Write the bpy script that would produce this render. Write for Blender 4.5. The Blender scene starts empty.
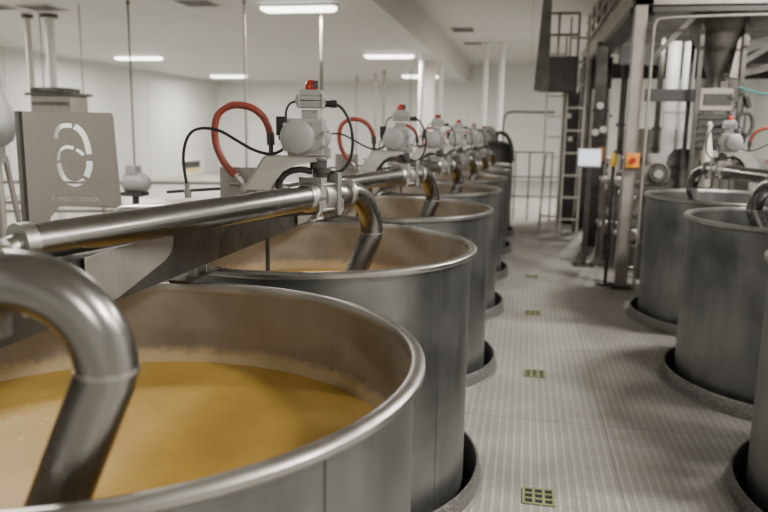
import bpy, math, random
from mathutils import Vector, Matrix
random.seed(7)
PI = math.pi
scene = bpy.context.scene
col = scene.collection

# ------------------------------------------------------------------ materials
def new_mat(name):
    m = bpy.data.materials.new(name); m.use_nodes = True
    nt = m.node_tree; nt.nodes.clear()
    out = nt.nodes.new('ShaderNodeOutputMaterial'); b = nt.nodes.new('ShaderNodeBsdfPrincipled')
    nt.links.new(b.outputs[0], out.inputs[0])
    return m, nt, b
def N(nt, t, **kw):
    n = nt.nodes.new(t)
    for k, v in kw.items(): setattr(n, k, v)
    return n
def ramp(nt, fac, stops):
    r = N(nt, 'ShaderNodeValToRGB'); e = r.color_ramp.elements
    while len(e) < len(stops): e.new(0.5)
    for el, (p, c) in zip(e, stops):
        el.position = p; el.color = (*c, 1) if len(c) == 3 else c
    nt.links.new(fac, r.inputs[0]); return r.outputs[0]
def obj_co(nt, scale=(1, 1, 1)):
    tc = N(nt, 'ShaderNodeTexCoord'); mp = N(nt, 'ShaderNodeMapping')
    mp.inputs['Scale'].default_value = scale
    nt.links.new(tc.outputs['Object'], mp.inputs[0]); return mp.outputs[0]
def noise(nt, co, scale, detail=4, rough=0.55):
    n = N(nt, 'ShaderNodeTexNoise'); n.inputs['Scale'].default_value = scale
    n.inputs['Detail'].default_value = detail; n.inputs['Roughness'].default_value = rough
    nt.links.new(co, n.inputs['Vector']); return n.outputs[0]
def bump(nt, b, h, strength=0.2, dist=0.01):
    bp = N(nt, 'ShaderNodeBump'); bp.inputs['Strength'].default_value = strength
    bp.inputs['Distance'].default_value = dist
    nt.links.new(h, bp.inputs['Height']); nt.links.new(bp.outputs[0], b.inputs['Normal'])
def g(v): return (v, v, v)

def metal(name, lo, hi, r0=0.25, r1=0.45, stretch=(1, 1, 12), scale=6, bmp=0.05, metallic=1.0):
    m, nt, b = new_mat(name)
    n = noise(nt, obj_co(nt, stretch), scale)
    nt.links.new(ramp(nt, n, [(0.3, lo), (0.7, hi)]), b.inputs['Base Color'])
    nt.links.new(ramp(nt, noise(nt, obj_co(nt, (1, 1, 1)), scale * 0.8), [(0.3, g(r0)), (0.7, g(r1))]), b.inputs['Roughness'])
    b.inputs['Metallic'].default_value = metallic
    if bmp: bump(nt, b, noise(nt, obj_co(nt, stretch), scale * 15), bmp, 0.002)
    return m
def paint(name, c, rough=0.5, var=0.12, scale=8, metallic=0.0):
    m, nt, b = new_mat(name)
    n = noise(nt, obj_co(nt), scale)
    nt.links.new(ramp(nt, n, [(0.3, tuple(x * (1 - var) for x in c)), (0.7, tuple(min(1, x * (1 + var)) for x in c))]), b.inputs['Base Color'])
    b.inputs['Roughness'].default_value = rough; b.inputs['Metallic'].default_value = metallic
    return m
def emit(name, c, s):
    m, nt, b = new_mat(name)
    b.inputs['Base Color'].default_value = (*c, 1)
    b.inputs['Emission Color'].default_value = (*c, 1); b.inputs['Emission Strength'].default_value = s
    return m

M = {}
M['pipe'] = metal('polished_pipe_steel', (0.22, 0.215, 0.205), (0.34, 0.333, 0.318), 0.22, 0.34, (1, 1, 1), 3, 0.02)
M['steel'] = metal('stainless_steel', (0.36, 0.35, 0.33), (0.50, 0.49, 0.46), 0.28, 0.42, (1, 1, 1), 7, 0.03)
M['plate'] = metal('brushed_plate', (0.42, 0.395, 0.365), (0.47, 0.445, 0.41), 0.42, 0.55, (14, 14, 1), 6, 0.04, 0.85)
M['beam'] = metal('beam_steel', (0.09, 0.087, 0.08), (0.14, 0.133, 0.124), 0.35, 0.5, (3, 3, 3), 4, 0.03, 0.9)
M['dark'] = paint('dark_metal', (0.045, 0.043, 0.04), 0.5, 0.25)
M['darksteel'] = metal('dark_steel', (0.06, 0.057, 0.052), (0.13, 0.124, 0.113), 0.35, 0.55, (1, 1, 1), 5, 0.03, 0.8)
M['frame'] = metal('frame_steel', (0.27, 0.245, 0.22), (0.36, 0.335, 0.305), 0.45, 0.6, (1, 1, 1), 5, 0.02, 0.6)
M['grey'] = paint('grey_cast_paint', (0.31, 0.31, 0.305), 0.42, 0.06)
M['greycap'] = paint('pale_grey_cap', (0.33, 0.33, 0.327), 0.38, 0.04)
M['valvesteel'] = metal('valve_casting', (0.30, 0.293, 0.28), (0.44, 0.43, 0.41), 0.36, 0.5, (1, 1, 1), 9, 0.0, 0.7)
M['bracket'] = metal('bracket_sheet', (0.55, 0.54, 0.52), (0.66, 0.65, 0.62), 0.35, 0.5, (1, 1, 1), 6, 0.0, 0.6)
M['red'] = paint('red_rubber', (0.27, 0.05, 0.035), 0.42, 0.15)
M['reddome'] = paint('red_plastic_dome', (0.42, 0.03, 0.022), 0.15, 0.1)
M['black'] = paint('black_rubber', (0.012, 0.012, 0.013), 0.4, 0.3)
M['white'] = paint('white_paint', (0.72, 0.72, 0.70), 0.5, 0.04)
M['cream'] = paint('cream_paint', (0.58, 0.55, 0.50), 0.6, 0.06)
M['wall'] = paint('wall_paint', (0.62, 0.62, 0.595), 0.6, 0.03, 0.5)
M['orange'] = paint('orange_plastic', (0.75, 0.28, 0.03), 0.4, 0.08)
M['yellow'] = paint('yellow_plastic', (0.8, 0.55, 0.04), 0.4, 0.08)
M['teal'] = paint('teal_hose', (0.06, 0.2, 0.2), 0.4, 0.1)
M['screen'] = emit('screen_glow', (0.72, 0.80, 0.88), 0.8)
M['lamp'] = emit('fixture_diffuser', (1.0, 0.98, 0.94), 6.0)
M['grate'] = paint('grate_yellow', (0.24, 0.26, 0.13), 0.5, 0.2)
M['hole'] = paint('pit_dark', (0.015, 0.015, 0.014), 0.8, 0.2)
M['etch'] = paint('etched_letters', (0.66, 0.64, 0.60), 0.6, 0.05)

# tank outer wall: vertical brushed streaks and cloudy patches
def tank_mat(name, inner=False):
    m, nt, b = new_mat(name)
    co = obj_co(nt, (1, 1, 0.12)); n = noise(nt, co, 14, 3)
    co2 = obj_co(nt); n2 = noise(nt, co2, 2.3, 6, 0.6)
    mx = N(nt, 'ShaderNodeMix', data_type='FLOAT'); mx.inputs[0].default_value = 0.8
    nt.links.new(n, mx.inputs[2]); nt.links.new(n2, mx.inputs[3])
    if inner:
        c = ramp(nt, mx.outputs[0], [(0.35, (0.24, 0.225, 0.20)), (0.65, (0.37, 0.35, 0.315))])
        # residue band just above the liquid
        sx = N(nt, 'ShaderNodeSeparateXYZ'); nt.links.new(co2, sx.inputs[0])
        n3 = noise(nt, co2, 26, 8, 0.8)
        ad = N(nt, 'ShaderNodeMath', operation='MULTIPLY_ADD'); nt.links.new(n3, ad.inputs[0]); ad.inputs[1].default_value = -0.11
        nt.links.new(sx.outputs[2], ad.inputs[2])
        mr = N(nt, 'ShaderNodeMapRange'); nt.links.new(ad.outputs[0], mr.inputs[0])
        mr.inputs[1].default_value = 0.805; mr.inputs[2].default_value = 0.835; mr.inputs[3].default_value = 1; mr.inputs[4].default_value = 0
        mix = N(nt, 'ShaderNodeMix', data_type='RGBA'); nt.links.new(mr.outputs[0], mix.inputs[0])
        nt.links.new(c, mix.inputs[6]); mix.inputs[7].default_value = (0.47, 0.375, 0.225, 1)
        nt.links.new(mix.outputs[2], b.inputs['Base Color'])
        met = N(nt, 'ShaderNodeMapRange'); nt.links.new(mr.outputs[0], met.inputs[0]); met.inputs[3].default_value = 0.75; met.inputs[4].default_value = 0.0
        nt.links.new(met.outputs[0], b.inputs['Metallic'])
        b.inputs['Roughness'].default_value = 0.5
        bump(nt, b, n3, 0.15, 0.004)
    else:
        c = ramp(nt, mx.outputs[0], [(0.32, (0.125, 0.128, 0.126)), (0.66, (0.285, 0.287, 0.28))])
        nt.links.new(c, b.inputs['Base Color']); b.inputs['Metallic'].default_value = 0.92
        nt.links.new(ramp(nt, n2, [(0.3, g(0.33)), (0.7, g(0.5))]), b.inputs['Roughness'])
        bump(nt, b, n, 0.04, 0.002)
    return m
M['tank'] = tank_mat('tank_wall_steel')
M['tank_in'] = tank_mat('tank_inner_steel', True)
M['rim'] = metal('rolled_rim', (0.36, 0.35, 0.335), (0.50, 0.49, 0.465), 0.3, 0.42, (1, 1, 1), 8, 0.02)

def liquid_mat():
    m, nt, b = new_mat('amber_liquid')
    co = obj_co(nt); n = noise(nt, co, 2.2, 5, 0.6)
    base = ramp(nt, n, [(0.25, (0.34, 0.195, 0.032)), (0.5, (0.43, 0.26, 0.05)), (0.75, (0.54, 0.345, 0.095))])
    v = N(nt, 'ShaderNodeTexVoronoi'); v.inputs['Scale'].default_value = 55; nt.links.new(co, v.inputs['Vector'])
    dots = ramp(nt, v.outputs['Distance'], [(0.08, g(1)), (0.2, g(0))])
    mask = ramp(nt, noise(nt, co, 3.0, 6, 0.75), [(0.44, g(0)), (0.52, g(1))])
    # foam only around the pouring spout, left of the tank centre
    gr = N(nt, 'ShaderNodeMapping'); gr.inputs['Location'].default_value = (0.30, -0.15, 0); nt.links.new(co, gr.inputs[0])
    ln = N(nt, 'ShaderNodeVectorMath', operation='LENGTH'); nt.links.new(gr.outputs[0], ln.inputs[0])
    rr = ramp(nt, ln.outputs['Value'], [(0.12, g(1)), (0.42, g(0))])
    mu = N(nt, 'ShaderNodeMath', operation='MULTIPLY'); nt.links.new(dots, mu.inputs[0]); nt.links.new(mask, mu.inputs[1])
    mu2 = N(nt, 'ShaderNodeMath', operation='MULTIPLY'); nt.links.new(mu.outputs[0], mu2.inputs[0]); nt.links.new(rr, mu2.inputs[1])
    mix = N(nt, 'ShaderNodeMix', data_type='RGBA'); nt.links.new(mu2.outputs[0], mix.inputs[0])
    nt.links.new(base, mix.inputs[6]); mix.inputs[7].default_value = (0.80, 0.62, 0.34, 1)
    nt.links.new(mix.outputs[2], b.inputs['Base Color'])
    b.inputs['Roughness'].default_value = 0.42
    b.inputs['Specular IOR Level'].default_value = 0.35
    bump(nt, b, noise(nt, co, 9, 5, 0.6), 0.12, 0.01)
    return m
M['liquid'] = liquid_mat()

def floor_mat():
    m, nt, b = new_mat('tread_floor')
    tc = N(nt, 'ShaderNodeTexCoord'); sx = N(nt, 'ShaderNodeSeparateXYZ'); nt.links.new(tc.outputs['Object'], sx.inputs[0])
    def wave(sock, period, phase=0.0):
        a = N(nt, 'ShaderNodeMath', operation='MULTIPLY_ADD'); nt.links.new(sock, a.inputs[0]); a.inputs[1].default_value = 2 * PI / period; a.inputs[2].default_value = phase
        s = N(nt, 'ShaderNodeMath', operation='SINE'); nt.links.new(a.outputs[0], s.inputs[0]); return s.outputs[0]
    wx = wave(sx.outputs[0], 0.042); wy = wave(sx.outputs[1], 0.035)
    pr = N(nt, 'ShaderNodeMath', operation='MULTIPLY_ADD'); nt.links.new(wy, pr.inputs[0]); pr.inputs[1].default_value = 0.35; nt.links.new(wx, pr.inputs[2])
    dots = ramp(nt, pr.outputs[0], [(0.35, g(0)), (0.75, g(1))])
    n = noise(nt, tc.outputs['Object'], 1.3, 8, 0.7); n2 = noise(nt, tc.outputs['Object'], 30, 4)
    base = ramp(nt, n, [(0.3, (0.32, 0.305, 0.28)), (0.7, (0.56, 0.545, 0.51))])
    mix = N(nt, 'ShaderNodeMix', data_type='RGBA', blend_type='MULTIPLY'); mix.inputs[0].default_value = 1.0
    nt.links.new(base, mix.inputs[6]); nt.links.new(ramp(nt, dots, [(0, g(0.80)), (1, g(1.0))]), mix.inputs[7])
    # plate joints every 1.39 m along the aisle and one running along it
    def joint(sock, period, off, w):
        a = N(nt, 'ShaderNodeMath', operation='MULTIPLY_ADD'); nt.links.new(sock, a.inputs[0]); a.inputs[1].default_value = 1 / period; a.inputs[2].default_value = off
        f = N(nt, 'ShaderNodeMath', operation='FRACT'); nt.links.new(a.outputs[0], f.inputs[0])
        return ramp(nt, f.outputs[0], [(0.0, g(0.62)), (w / period, g(1.0))])
    j1 = joint(sx.outputs[1], 1.40, -3.95 / 1.40 + 10, 0.022); j2 = joint(sx.outputs[0], 1.22, -0.50 / 1.22 + 20, 0.012)
    for j in (j1, j2):
        mj = N(nt, 'ShaderNodeMix', data_type='RGBA', blend_type='MULTIPLY'); mj.inputs[0].default_value = 0.8
        nt.links.new(mix.outputs[2], mj.inputs[6]); nt.links.new(j, mj.inputs[7]); mix = mj
    nt.links.new(mix.outputs[2], b.inputs['Base Color'])
    b.inputs['Metallic'].default_value = 0.25
    nt.links.new(ramp(nt, n, [(0.3, g(0.38)), (0.7, g(0.55))]), b.inputs['Roughness'])
    bump(nt, b, dots, 0.5, 0.004)
    return m
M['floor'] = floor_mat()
def tread(name):
    m, nt, b = new_mat(name)
    v = N(nt, 'ShaderNodeTexVoronoi'); v.inputs['Scale'].default_value = 60; nt.links.new(obj_co(nt), v.inputs['Vector'])
    d = ramp(nt, v.outputs['Distance'], [(0.2, g(1)), (0.5, g(0))])
    nt.links.new(ramp(nt, d, [(0, (0.17, 0.165, 0.155)), (1, (0.25, 0.245, 0.23))]), b.inputs['Base Color'])
    b.inputs['Metallic'].default_value = 0.6; b.inputs['Roughness'].default_value = 0.45
    bump(nt, b, d, 0.6, 0.004); return m
M['tread'] = tread('tread_plate_curb')
def ceil_mat():
    m, nt, b = new_mat('ceiling_panels')
    tc = N(nt, 'ShaderNodeTexCoord')
    br = N(nt, 'ShaderNodeTexBrick'); nt.links.new(tc.outputs['Object'], br.inputs['Vector'])
    br.offset = 0; br.inputs['Scale'].default_value = 1; br.inputs['Mortar Size'].default_value = 0.012
    br.inputs['Brick Width'].default_value = 2.4; br.inputs['Row Height'].default_value = 1.2
    br.inputs['Color1'].default_value = (0.55, 0.54, 0.51, 1); br.inputs['Color2'].default_value = (0.585, 0.575, 0.545, 1)
    br.inputs['Mortar'].default_value = (0.42, 0.41, 0.385, 1)
    nt.links.new(br.outputs[0], b.inputs['Base Color']); b.inputs['Roughness'].default_value = 0.55
    return m
M['ceil'] = ceil_mat()

# ------------------------------------------------------------------ mesh builder
class MB:
    def __init__(s): s.v = []; s.f = []
    def add(s, vs, fs):
        o = len(s.v); s.v += [tuple(v) for v in vs]; s.f += [tuple(i + o for i in f) for f in fs]; return s
    def box(s, lo, hi, mat=None):
        vs = [Vector((x, y, z)) for z in (lo[2], hi[2]) for y in (lo[1], hi[1]) for x in (lo[0], hi[0])]
        if mat is not None: vs = [mat @ v for v in vs]
        return s.add(vs, [(0, 2, 3, 1), (4, 5, 7, 6), (0, 1, 5, 4), (2, 6, 7, 3), (0, 4, 6, 2), (1, 3, 7, 5)])
    def bar(s, p0, p1, w, h, up=(0, 0, 1)):
        p0 = Vector(p0); p1 = Vector(p1); d = (p1 - p0).normalized(); up = Vector(up)
        if abs(d.dot(up)) > 0.99: up = Vector((0, 1, 0))
        x = d.cross(up).normalized(); z = x.cross(d)
        vs = [p + x * a * w / 2 + z * b * h / 2 for p in (p0, p1) for b in (-1, 1) for a in (-1, 1)]
        return s.add(vs, [(0, 2, 3, 1), (4, 5, 7, 6), (0, 1, 5, 4), (2, 6, 7, 3), (0, 4, 6, 2), (1, 3, 7, 5)])
    def tube(s, path, r, n=16, cap=True):
        P = [Vector(p) for p in path]; k = len(P)
        R = r if isinstance(r, (list, tuple)) else [r] * k
        T = [((P[min(i + 1, k - 1)] - P[max(i - 1, 0)])).normalized() for i in range(k)]
        ref = Vector((0, 0, 1)) if abs(T[0].z) < 0.9 else Vector((1, 0, 0))
        x = T[0].cross(ref).normalized(); vs = []; fs = []
        for i in range(k):
            x = (x - T[i] * x.dot(T[i])).normalized(); y = T[i].cross(x)
            for j in range(n):
                a = 2 * PI * j / n; vs.append(P[i] + (x * math.cos(a) + y * math.sin(a)) * R[i])
        for i in range(k - 1):
            for j in range(n):
                a = i * n + j; b = i * n + (j + 1) % n; fs.append((a, b, b + n, a + n))
        if cap: fs += [tuple(range(n - 1, -1, -1)), tuple((k - 1) * n + j for j in range(n))]
        return s.add(vs, fs)
    def cyl(s, p0, p1, r0, r1=None, n=24):
        return s.tube([p0, p1], [r0, r0 if r1 is None else r1], n)
    def lathe(s, prof, n=96, c=(0, 0, 0), close=False):
        vs = []; fs = []; k = len(prof)
        for i in range(n):
            a = 2 * PI * i / n
            for (r, z) in prof: vs.append((c[0] + r * math.cos(a), c[1] + r * math.sin(a), c[2] + z))
        for i in range(n):
            for j in range(k if close else k - 1):
                a = i * k + j; b = i * k + (j + 1) % k; c2 = ((i + 1) % n) * k + (j + 1) % k; d = ((i + 1) % n) * k + j
                fs.append((a, d, c2, b))
        return s.add(vs, fs)
    def prism(s, poly, o, ax, ay, t):
        """poly in (u,v); origin o, axes ax, ay, extruded t along ax x ay (centred)"""
        o = Vector(o); ax = Vector(ax).normalized(); ay = Vector(ay).normalized(); nz = ax.cross(ay).normalized(); k = len(poly)
        vs = [o + ax * u + ay * v + nz * q * t / 2 for q in (-1, 1) for (u, v) in poly]
        return s.add(vs, [tuple(range(k - 1, -1, -1)), tuple(range(k, 2 * k))] + [(i, (i + 1) % k, k + (i + 1) % k, k + i) for i in range(k)])
    def build(s, name, mat, parent=None, bevel=0.0, loc=None, flat=False):
        me = bpy.data.meshes.new(name); me.from_pydata(s.v, [], s.f); me.update()
        if not flat:
            me.polygons.foreach_set('use_smooth', [True] * len(me.polygons)); me.set_sharp_from_angle(angle=math.radians(38))
        me.materials.append(M[mat] if isinstance(mat, str) else mat)
        o = bpy.data.objects.new(name, me); col.objects.link(o)
        if parent: o.parent = parent
        if loc: o.location = loc
        if bevel:
            b = o.modifiers.new('bevel', 'BEVEL'); b.width = bevel; b.segments = 2; b.limit_method = 'ANGLE'; b.angle_limit = math.radians(50)
        return o
def smooth(pts, k=8):
    P = [Vector(p) for p in pts]; P = [2 * P[0] - P[1]] + P + [2 * P[-1] - P[-2]]; out = []
    for i in range(1, len(P) - 2):
        a, b, c, d = P[i - 1:i + 3]
        for j in range(k):
            t = j / k
            out.append(0.5 * ((2 * b) + (c - a) * t + (2 * a - 5 * b + 4 * c - d) * t * t + (3 * b - a - 3 * c + d) * t ** 3))
    out.append(P[-2]); return out
def tag(o, label=None, cat=None, group=None, kind=None):
    if label: o['label'] = label
    if cat: o['category'] = cat
    if group: o['group'] = group
    if kind: o['kind'] = kind
    return o
def empty(name, loc, label, cat, group=None):
    o = bpy.data.objects.new(name, None); col.objects.link(o); o.location = loc; o.empty_display_size = 0.1
    return tag(o, label, cat, group)
def struct(mb, name, mat, **kw):
    o = mb.build(name, mat, **kw); o['kind'] = 'structure'; return o
def dup(root, loc, label, sx=1):
    r = root.copy(); col.objects.link(r); r.location = loc; r.scale = (sx, 1, 1); r['label'] = label
    for ch in list(root.children):
        c = ch.copy(); col.objects.link(c); c.parent = r
        for gch in list(ch.children):
            d = gch.copy(); col.objects.link(d); d.parent = c
    return r

# ------------------------------------------------------------------ layout constants
DY = 1.692; XL = -0.942; YL = 1.439; R = 0.75; TOP = 1.10
XR = 1.784; YR = 1.519; LIQ = 0.83
left_tanks = [(XL, YL + DY * k) for k in range(7)]
right_tanks = [(XR, YR + DY * k) for k in (1, 2, 3)]
HOLE = 0.79

# ------------------------------------------------------------------ room
ZC1, ZC2 = 3.2, 3.8; XW0, XW1, YW0, YW1, XS = -11.1, 7.0, -5.0, 25.0, -2.0
# floor with a round hole for every tank: square cells morphing to circles
fl = MB()
def cell_with_hole(cx, cy, x0, x1, y0, y1, r, n=64):
    vs = []
    for i in range(n):
        a = 2 * PI * i / n + PI / 4; dx, dy = math.cos(a), math.sin(a)
        t = min(((x1 - cx) if dx > 0 else (cx - x0)) / max(abs(dx), 1e-9), ((y1 - cy) if dy > 0 else (cy - y0)) / max(abs(dy), 1e-9))
        vs.append((cx + dx * t, cy + dy * t, 0)); vs.append((cx + dx * r, cy + dy * r, 0))
    # corners snapped
    fl.add(vs, [(2 * i, (2 * i + 2) % (2 * n), (2 * i + 3) % (2 * n), 2 * i + 1) for i in range(n)])
H = DY / 2
for (cx, cy) in left_tanks: cell_with_hole(cx, cy, cx - H, cx + H, cy - H, cy + H, HOLE)
for (cx, cy) in right_tanks: cell_with_hole(cx, cy, cx - H, cx + H, cy - H, cy + H, HOLE)
def quad(mb, x0, x1, y0, y1, z=0, flip=False):
    vs = [(x0, y0, z), (x1, y0, z), (x1, y1, z), (x0, y1, z)]
    mb.add(vs, [(3, 2, 1, 0) if flip else (0, 1, 2, 3)])
ly0, ly1 = YL - H, YL + 6 * DY + H; ry0, ry1 = YR + DY - H, YR + 3 * DY + H
quad(fl, XW0, XL - H, YW0, YW1); quad(fl, XL - H, XL + H, YW0, ly0); quad(fl, XL - H, XL + H, ly1, YW1)
quad(fl, XL + H, XR - H, YW0, YW1); quad(fl, XR - H, XR + H, YW0, ry0); quad(fl, XR - H, XR + H, ry1, YW1); quad(fl, XR + H, XW1, YW0, YW1)
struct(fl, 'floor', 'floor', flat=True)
pit = MB(); quad(pit, XW0, XW1, YW0, YW1, -0.7); struct(pit, 'floor_below', 'hole', flat=True)

c1 = MB(); c1.box((XW0, YW0, ZC1), (XS, YW1, ZC1 + 0.05)); struct(c1, 'ceiling', 'ceil', flat=True)
c2 = MB(); c2.box((XS, YW0, ZC2), (XW1, YW1, ZC2 + 0.05)); struct(c2, 'ceiling', 'ceil', flat=True)
sf = MB(); sf.box((XS - 0.3, YW0, ZC1 + 0.051), (XS, YW1, ZC2 + 0.05)); sf.box((XS - 0.001, YW0, ZC1 - 0.0), (XS + 0.012, YW1, ZC2))
struct(sf, 'trim_1', 'cream', flat=True)
def wall(name, lo, hi): struct(MB().box(lo, hi), name, 'wall', flat=True)
wall('wall_far', (XW0 - .1, YW1, -0.7), (XW1 + .1, YW1 + .1, 4)); wall('wall_near', (XW0 - .1, YW0 - .1, -0.7), (XW1 + .1, YW0, 4))
wall('wall_left', (XW0 - .1, YW0, -0.7), (XW0, YW1, 4)); wall('wall_right', (XW1, YW0, -0.7), (XW1 + .1, YW1, 4))
# pale panel joints on the left and far walls
tj = MB()
for y in (8, 11, 14, 17, 20, 23): tj.box((XW0, y, 0), (XW0 + 0.01, y + 0.02, ZC1))
for x in (-10.6, -7.4, -5.2, -3.0, -2.0): tj.box((x, YW1 - 0.01, 0), (x + 0.025, YW1, ZC1))
struct(tj, 'trim_2', 'cream', flat=True)

# doors in the background
d = MB(); d.box((-9.9, YW1 - 0.06, 0), (-8.5, YW1, 1.9)); dr = struct(d, 'door_1', 'wall')
MB().box((-9.98, YW1 - 0.09, 0), (-9.9, YW1, 1.98)).box((-8.5, YW1 - 0.09, 0), (-8.42, YW1, 1.98)).box((-9.9, YW1 - 0.09, 1.9), (-8.5, YW1, 1.98)).build('door_frame', 'cream', dr)
MB().box((-8.72, YW1 - 0.12, 0.95), (-8.64, YW1 - 0.06, 1.1)).build('door_handle', 'steel', dr)
d = MB(); d.box((XW0, 21.9, 0), (XW0 + 0.06, 23.6, 0.55)); dr = struct(d, 'door_2', 'white')
MB().box((XW0 + 0.06, 22.1, 0.22), (XW0 + 0.07, 23.3, 0.45)).build('door_window', 'darksteel', dr)
MB().box((XW0 + 0.06, 22.1, 0.10), (XW0 + 0.07, 23.3, 0.18)).build('warning_stripe', 'yellow', dr)

# ceiling fixtures: thing > housing, diffuser
def fixture(x, y, z, L, label, visible=True):
    t = empty('ceiling_light', (x, y, z), label, 'ceiling light', 'slim linear ceiling lights')
    MB().box((-L / 2 - 0.03, -0.09, -0.03), (L / 2 + 0.03, 0.09, 0)).build('housing', 'white', t, 0.01)
    MB().prism([(-L / 2, -0.06), (-L / 2 + 0.05, -0.085), (L / 2 - 0.05, -0.085), (L / 2, -0.06), (L / 2, -0.03), (-L / 2, -0.03)], (0, 0, 0), (1, 0, 0), (0, 0, 1), 0.15).build('diffuser', 'lamp', t)
fixture(-3.03, 9.45, ZC1, 1.0, 'bright ceiling light nearest the camera, cut by the top of the picture')
fixture(-2.98, 15.6, ZC1, 1.05, 'bright linear ceiling light left of the soffit, second in its row')
fixture(-3.15, 21.4, ZC1, 1.05, 'small bright ceiling light farthest away beside the white pipes')
fixture(-9.0, 15.9, ZC1, 1.15, 'bright ceiling light high above the number plate, leftmost in view')
fixture(-9.2, 21.6, ZC1, 1.15, 'bright ceiling light by the left wall above the first red hose')
def area(x, y, z, sx, sy, power, c=(1.0, 0.955, 0.89), rot=(0, 0, 0)):
    l = bpy.data.lights.new('area_light', 'AREA'); l.shape = 'RECTANGLE'; l.size = sx; l.size_y = sy; l.energy = power; l.color = c
    o = bpy.data.objects.new('area_light', l); col.objects.link(o); o.location = (x, y, z); o.rotation_euler = rot; return o
for x, y in ((-3.0, -2.5), (-3.03, 3.4), (-3.03, 9.45), (-2.98, 15.6), (-3.15, 21.4)):
    area(x, y, ZC1 - 0.12, 1.05, 0.16, 75 if y < 5 else 120)
for x, y in ((-9, 3.5), (-9.0, 9.7), (-9.0, 15.9), (-9.2, 21.6)):
    area(x, y, ZC1 - 0.12, 1.05, 0.16, 190)
for x, y, p in ((2.6, -2.2, 130), (2.8, 1.6, 190), (2.9, 5.6, 230), (4.6, 3.4, 100), (2.3, 16.5, 330), (5, 20, 160)):  # strongest one is added, hidden behind the deck, to brighten the far floor
    area(x, y, ZC2 - 0.1, 1.05, 0.16, p)
area(1.8, 9.5, 2.7, 0.8, 0.1, 14, rot=(math.radians(60), 0, 0))  # added lamp without a fixture, turned from view to brighten the white ducts

# ceiling vents
def vent(x, y, z, w, dpt, label):
    t = empty('ceiling_vent', (x, y, z), label, 'vent', 'dark ceiling vents')
    MB().box((-w / 2, -dpt / 2, -0.015), (w / 2, dpt / 2, 0)).build('grille_frame', 'cream', t)
    mb = MB()
    for i in range(4): mb.box((-w / 2 + 0.03, -dpt / 2 + 0.03 + i * (dpt - 0.06) / 4, -0.022), (w / 2 - 0.03, -dpt / 2 + 0.03 + (i + 0.7) * (dpt - 0.06) / 4, -0.015))
    mb.build('slats', 'dark', t)
vent(-1.49, 16.4, ZC2, 0.52, 0.7, 'dark slot vent in the ceiling right of the soffit, nearer one')
vent(-1.45, 18.9, ZC2, 0.5, 0.4, 'fainter slot vent in the ceiling right of the soffit, farther one')
vent(-6.7, 9.3, ZC1, 0.5, 0.5, 'square vent near the top left corner, right one of the two')
vent(-7.3, 9.2, ZC1, 0.4, 0.4, 'square vent at the very top left edge of the ceiling')
vent(-4.3, 9.15, ZC1, 0.5, 0.5, 'square ceiling vent left of the nearest bright ceiling light')

# ------------------------------------------------------------------ tanks
def make_tank(lab, grp, used=True):
    t = empty('open_tank', (0, 0, 0), lab, 'tank', grp)
    MB().lathe([(R - 0.025, TOP - 0.03), (R - 0.025, -0.62)], 128).build('outer_wall', 'tank', t)
    MB().lathe([(R - 0.032, 0.3), (R - 0.032, TOP - 0.02)], 128).lathe([(0.001, 0.3), (R - 0.032, 0.3)], 128).build('inner_wall', 'tank_in' if used else 'tank', t)
    MB().lathe([(R - 0.034, TOP - 0.012), (R - 0.030, TOP - 0.002), (R - 0.020, TOP + 0.002), (R - 0.006, TOP - 0.001), (R, TOP - 0.008), (R, TOP - 0.020), (R - 0.006, TOP - 0.027), (R - 0.026, TOP - 0.03), (R - 0.034, TOP - 0.028)], 160, close=True).build('rim', 'rim', t)
    for a in (-0.5, 2.2, 4.3):
        ca, sa = math.cos(a), math.sin(a)
        MB().bar((ca * (R - 0.0245), sa * (R - 0.0245), -0.6), (ca * (R - 0.0245), sa * (R - 0.0245), TOP - 0.03), 0.004, 0.004).build('weld_seam', 'tank', t)
    return t
def make_curb(lab, grp):
    t = MB().lathe([(HOLE - 0.006, -0.12), (HOLE - 0.006, 0.085), (HOLE - 0.002, 0.09), (HOLE + 0.006, 0.09), (HOLE + 0.012, 0.082), (HOLE + 0.016, 0.012), (HOLE + 0.03, 0.002), (HOLE + 0.03, 0.0)], 128).build('floor_curb', 'tread')
    return tag(t, lab, 'curb', grp)
ORD = ['nearest', 'second', 'third', 'fourth', 'fifth', 'sixth', 'farthest']
tl = ['open round steel tank in the near left corner holding amber liquid', 'second open steel tank of the left row, whose rim touches the nearest tank'] + \
     [o + ' open round steel tank of the left row counted from the camera' for o in ('third', 'fourth', 'fifth', 'sixth', 'seventh and last')]
t0 = make_tank(tl[0], 'open steel tanks of the left row'); t0.location = (*left_tanks[0], 0)
cb0 = make_curb('treaded floor curb around the foot of the nearest left tank', 'treaded curbs around the left tanks'); cb0.location = (*left_tanks[0], 0)
def make_liquid(lab):
    n = 96; vs = [(0, 0, 0)]; fs = []
    rings = 10
    for j in range(1, rings + 1):
        for i in range(n):
            a = 2 * PI * i / n; r = (R - 0.033) * j / rings
            vs.append((r * math.cos(a), r * math.sin(a), 0.0))
    for i in range(n): fs.append((0, 1 + i, 1 + (i + 1) % n))
    for j in range(rings - 1):
        for i in range(n):
            a = 1 + j * n + i; b = 1 + j * n + (i + 1) % n; fs.append((a, a + n, b + n, b))
    o = MB().add(vs, fs).build('amber_liquid', 'liquid'); return tag(o, lab, 'liquid', None, 'stuff')
lq0 = make_liquid('cloudy amber liquid with foam filling the nearest tank'); lq0.location = (*left_tanks[0], LIQ)
fr = MB()   # foam ring stuck to the wall at the liquid line
fr.lathe([(R - 0.036, 0.0), (R - 0.045, 0.010), (R - 0.060, 0.002)], 160)
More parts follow.
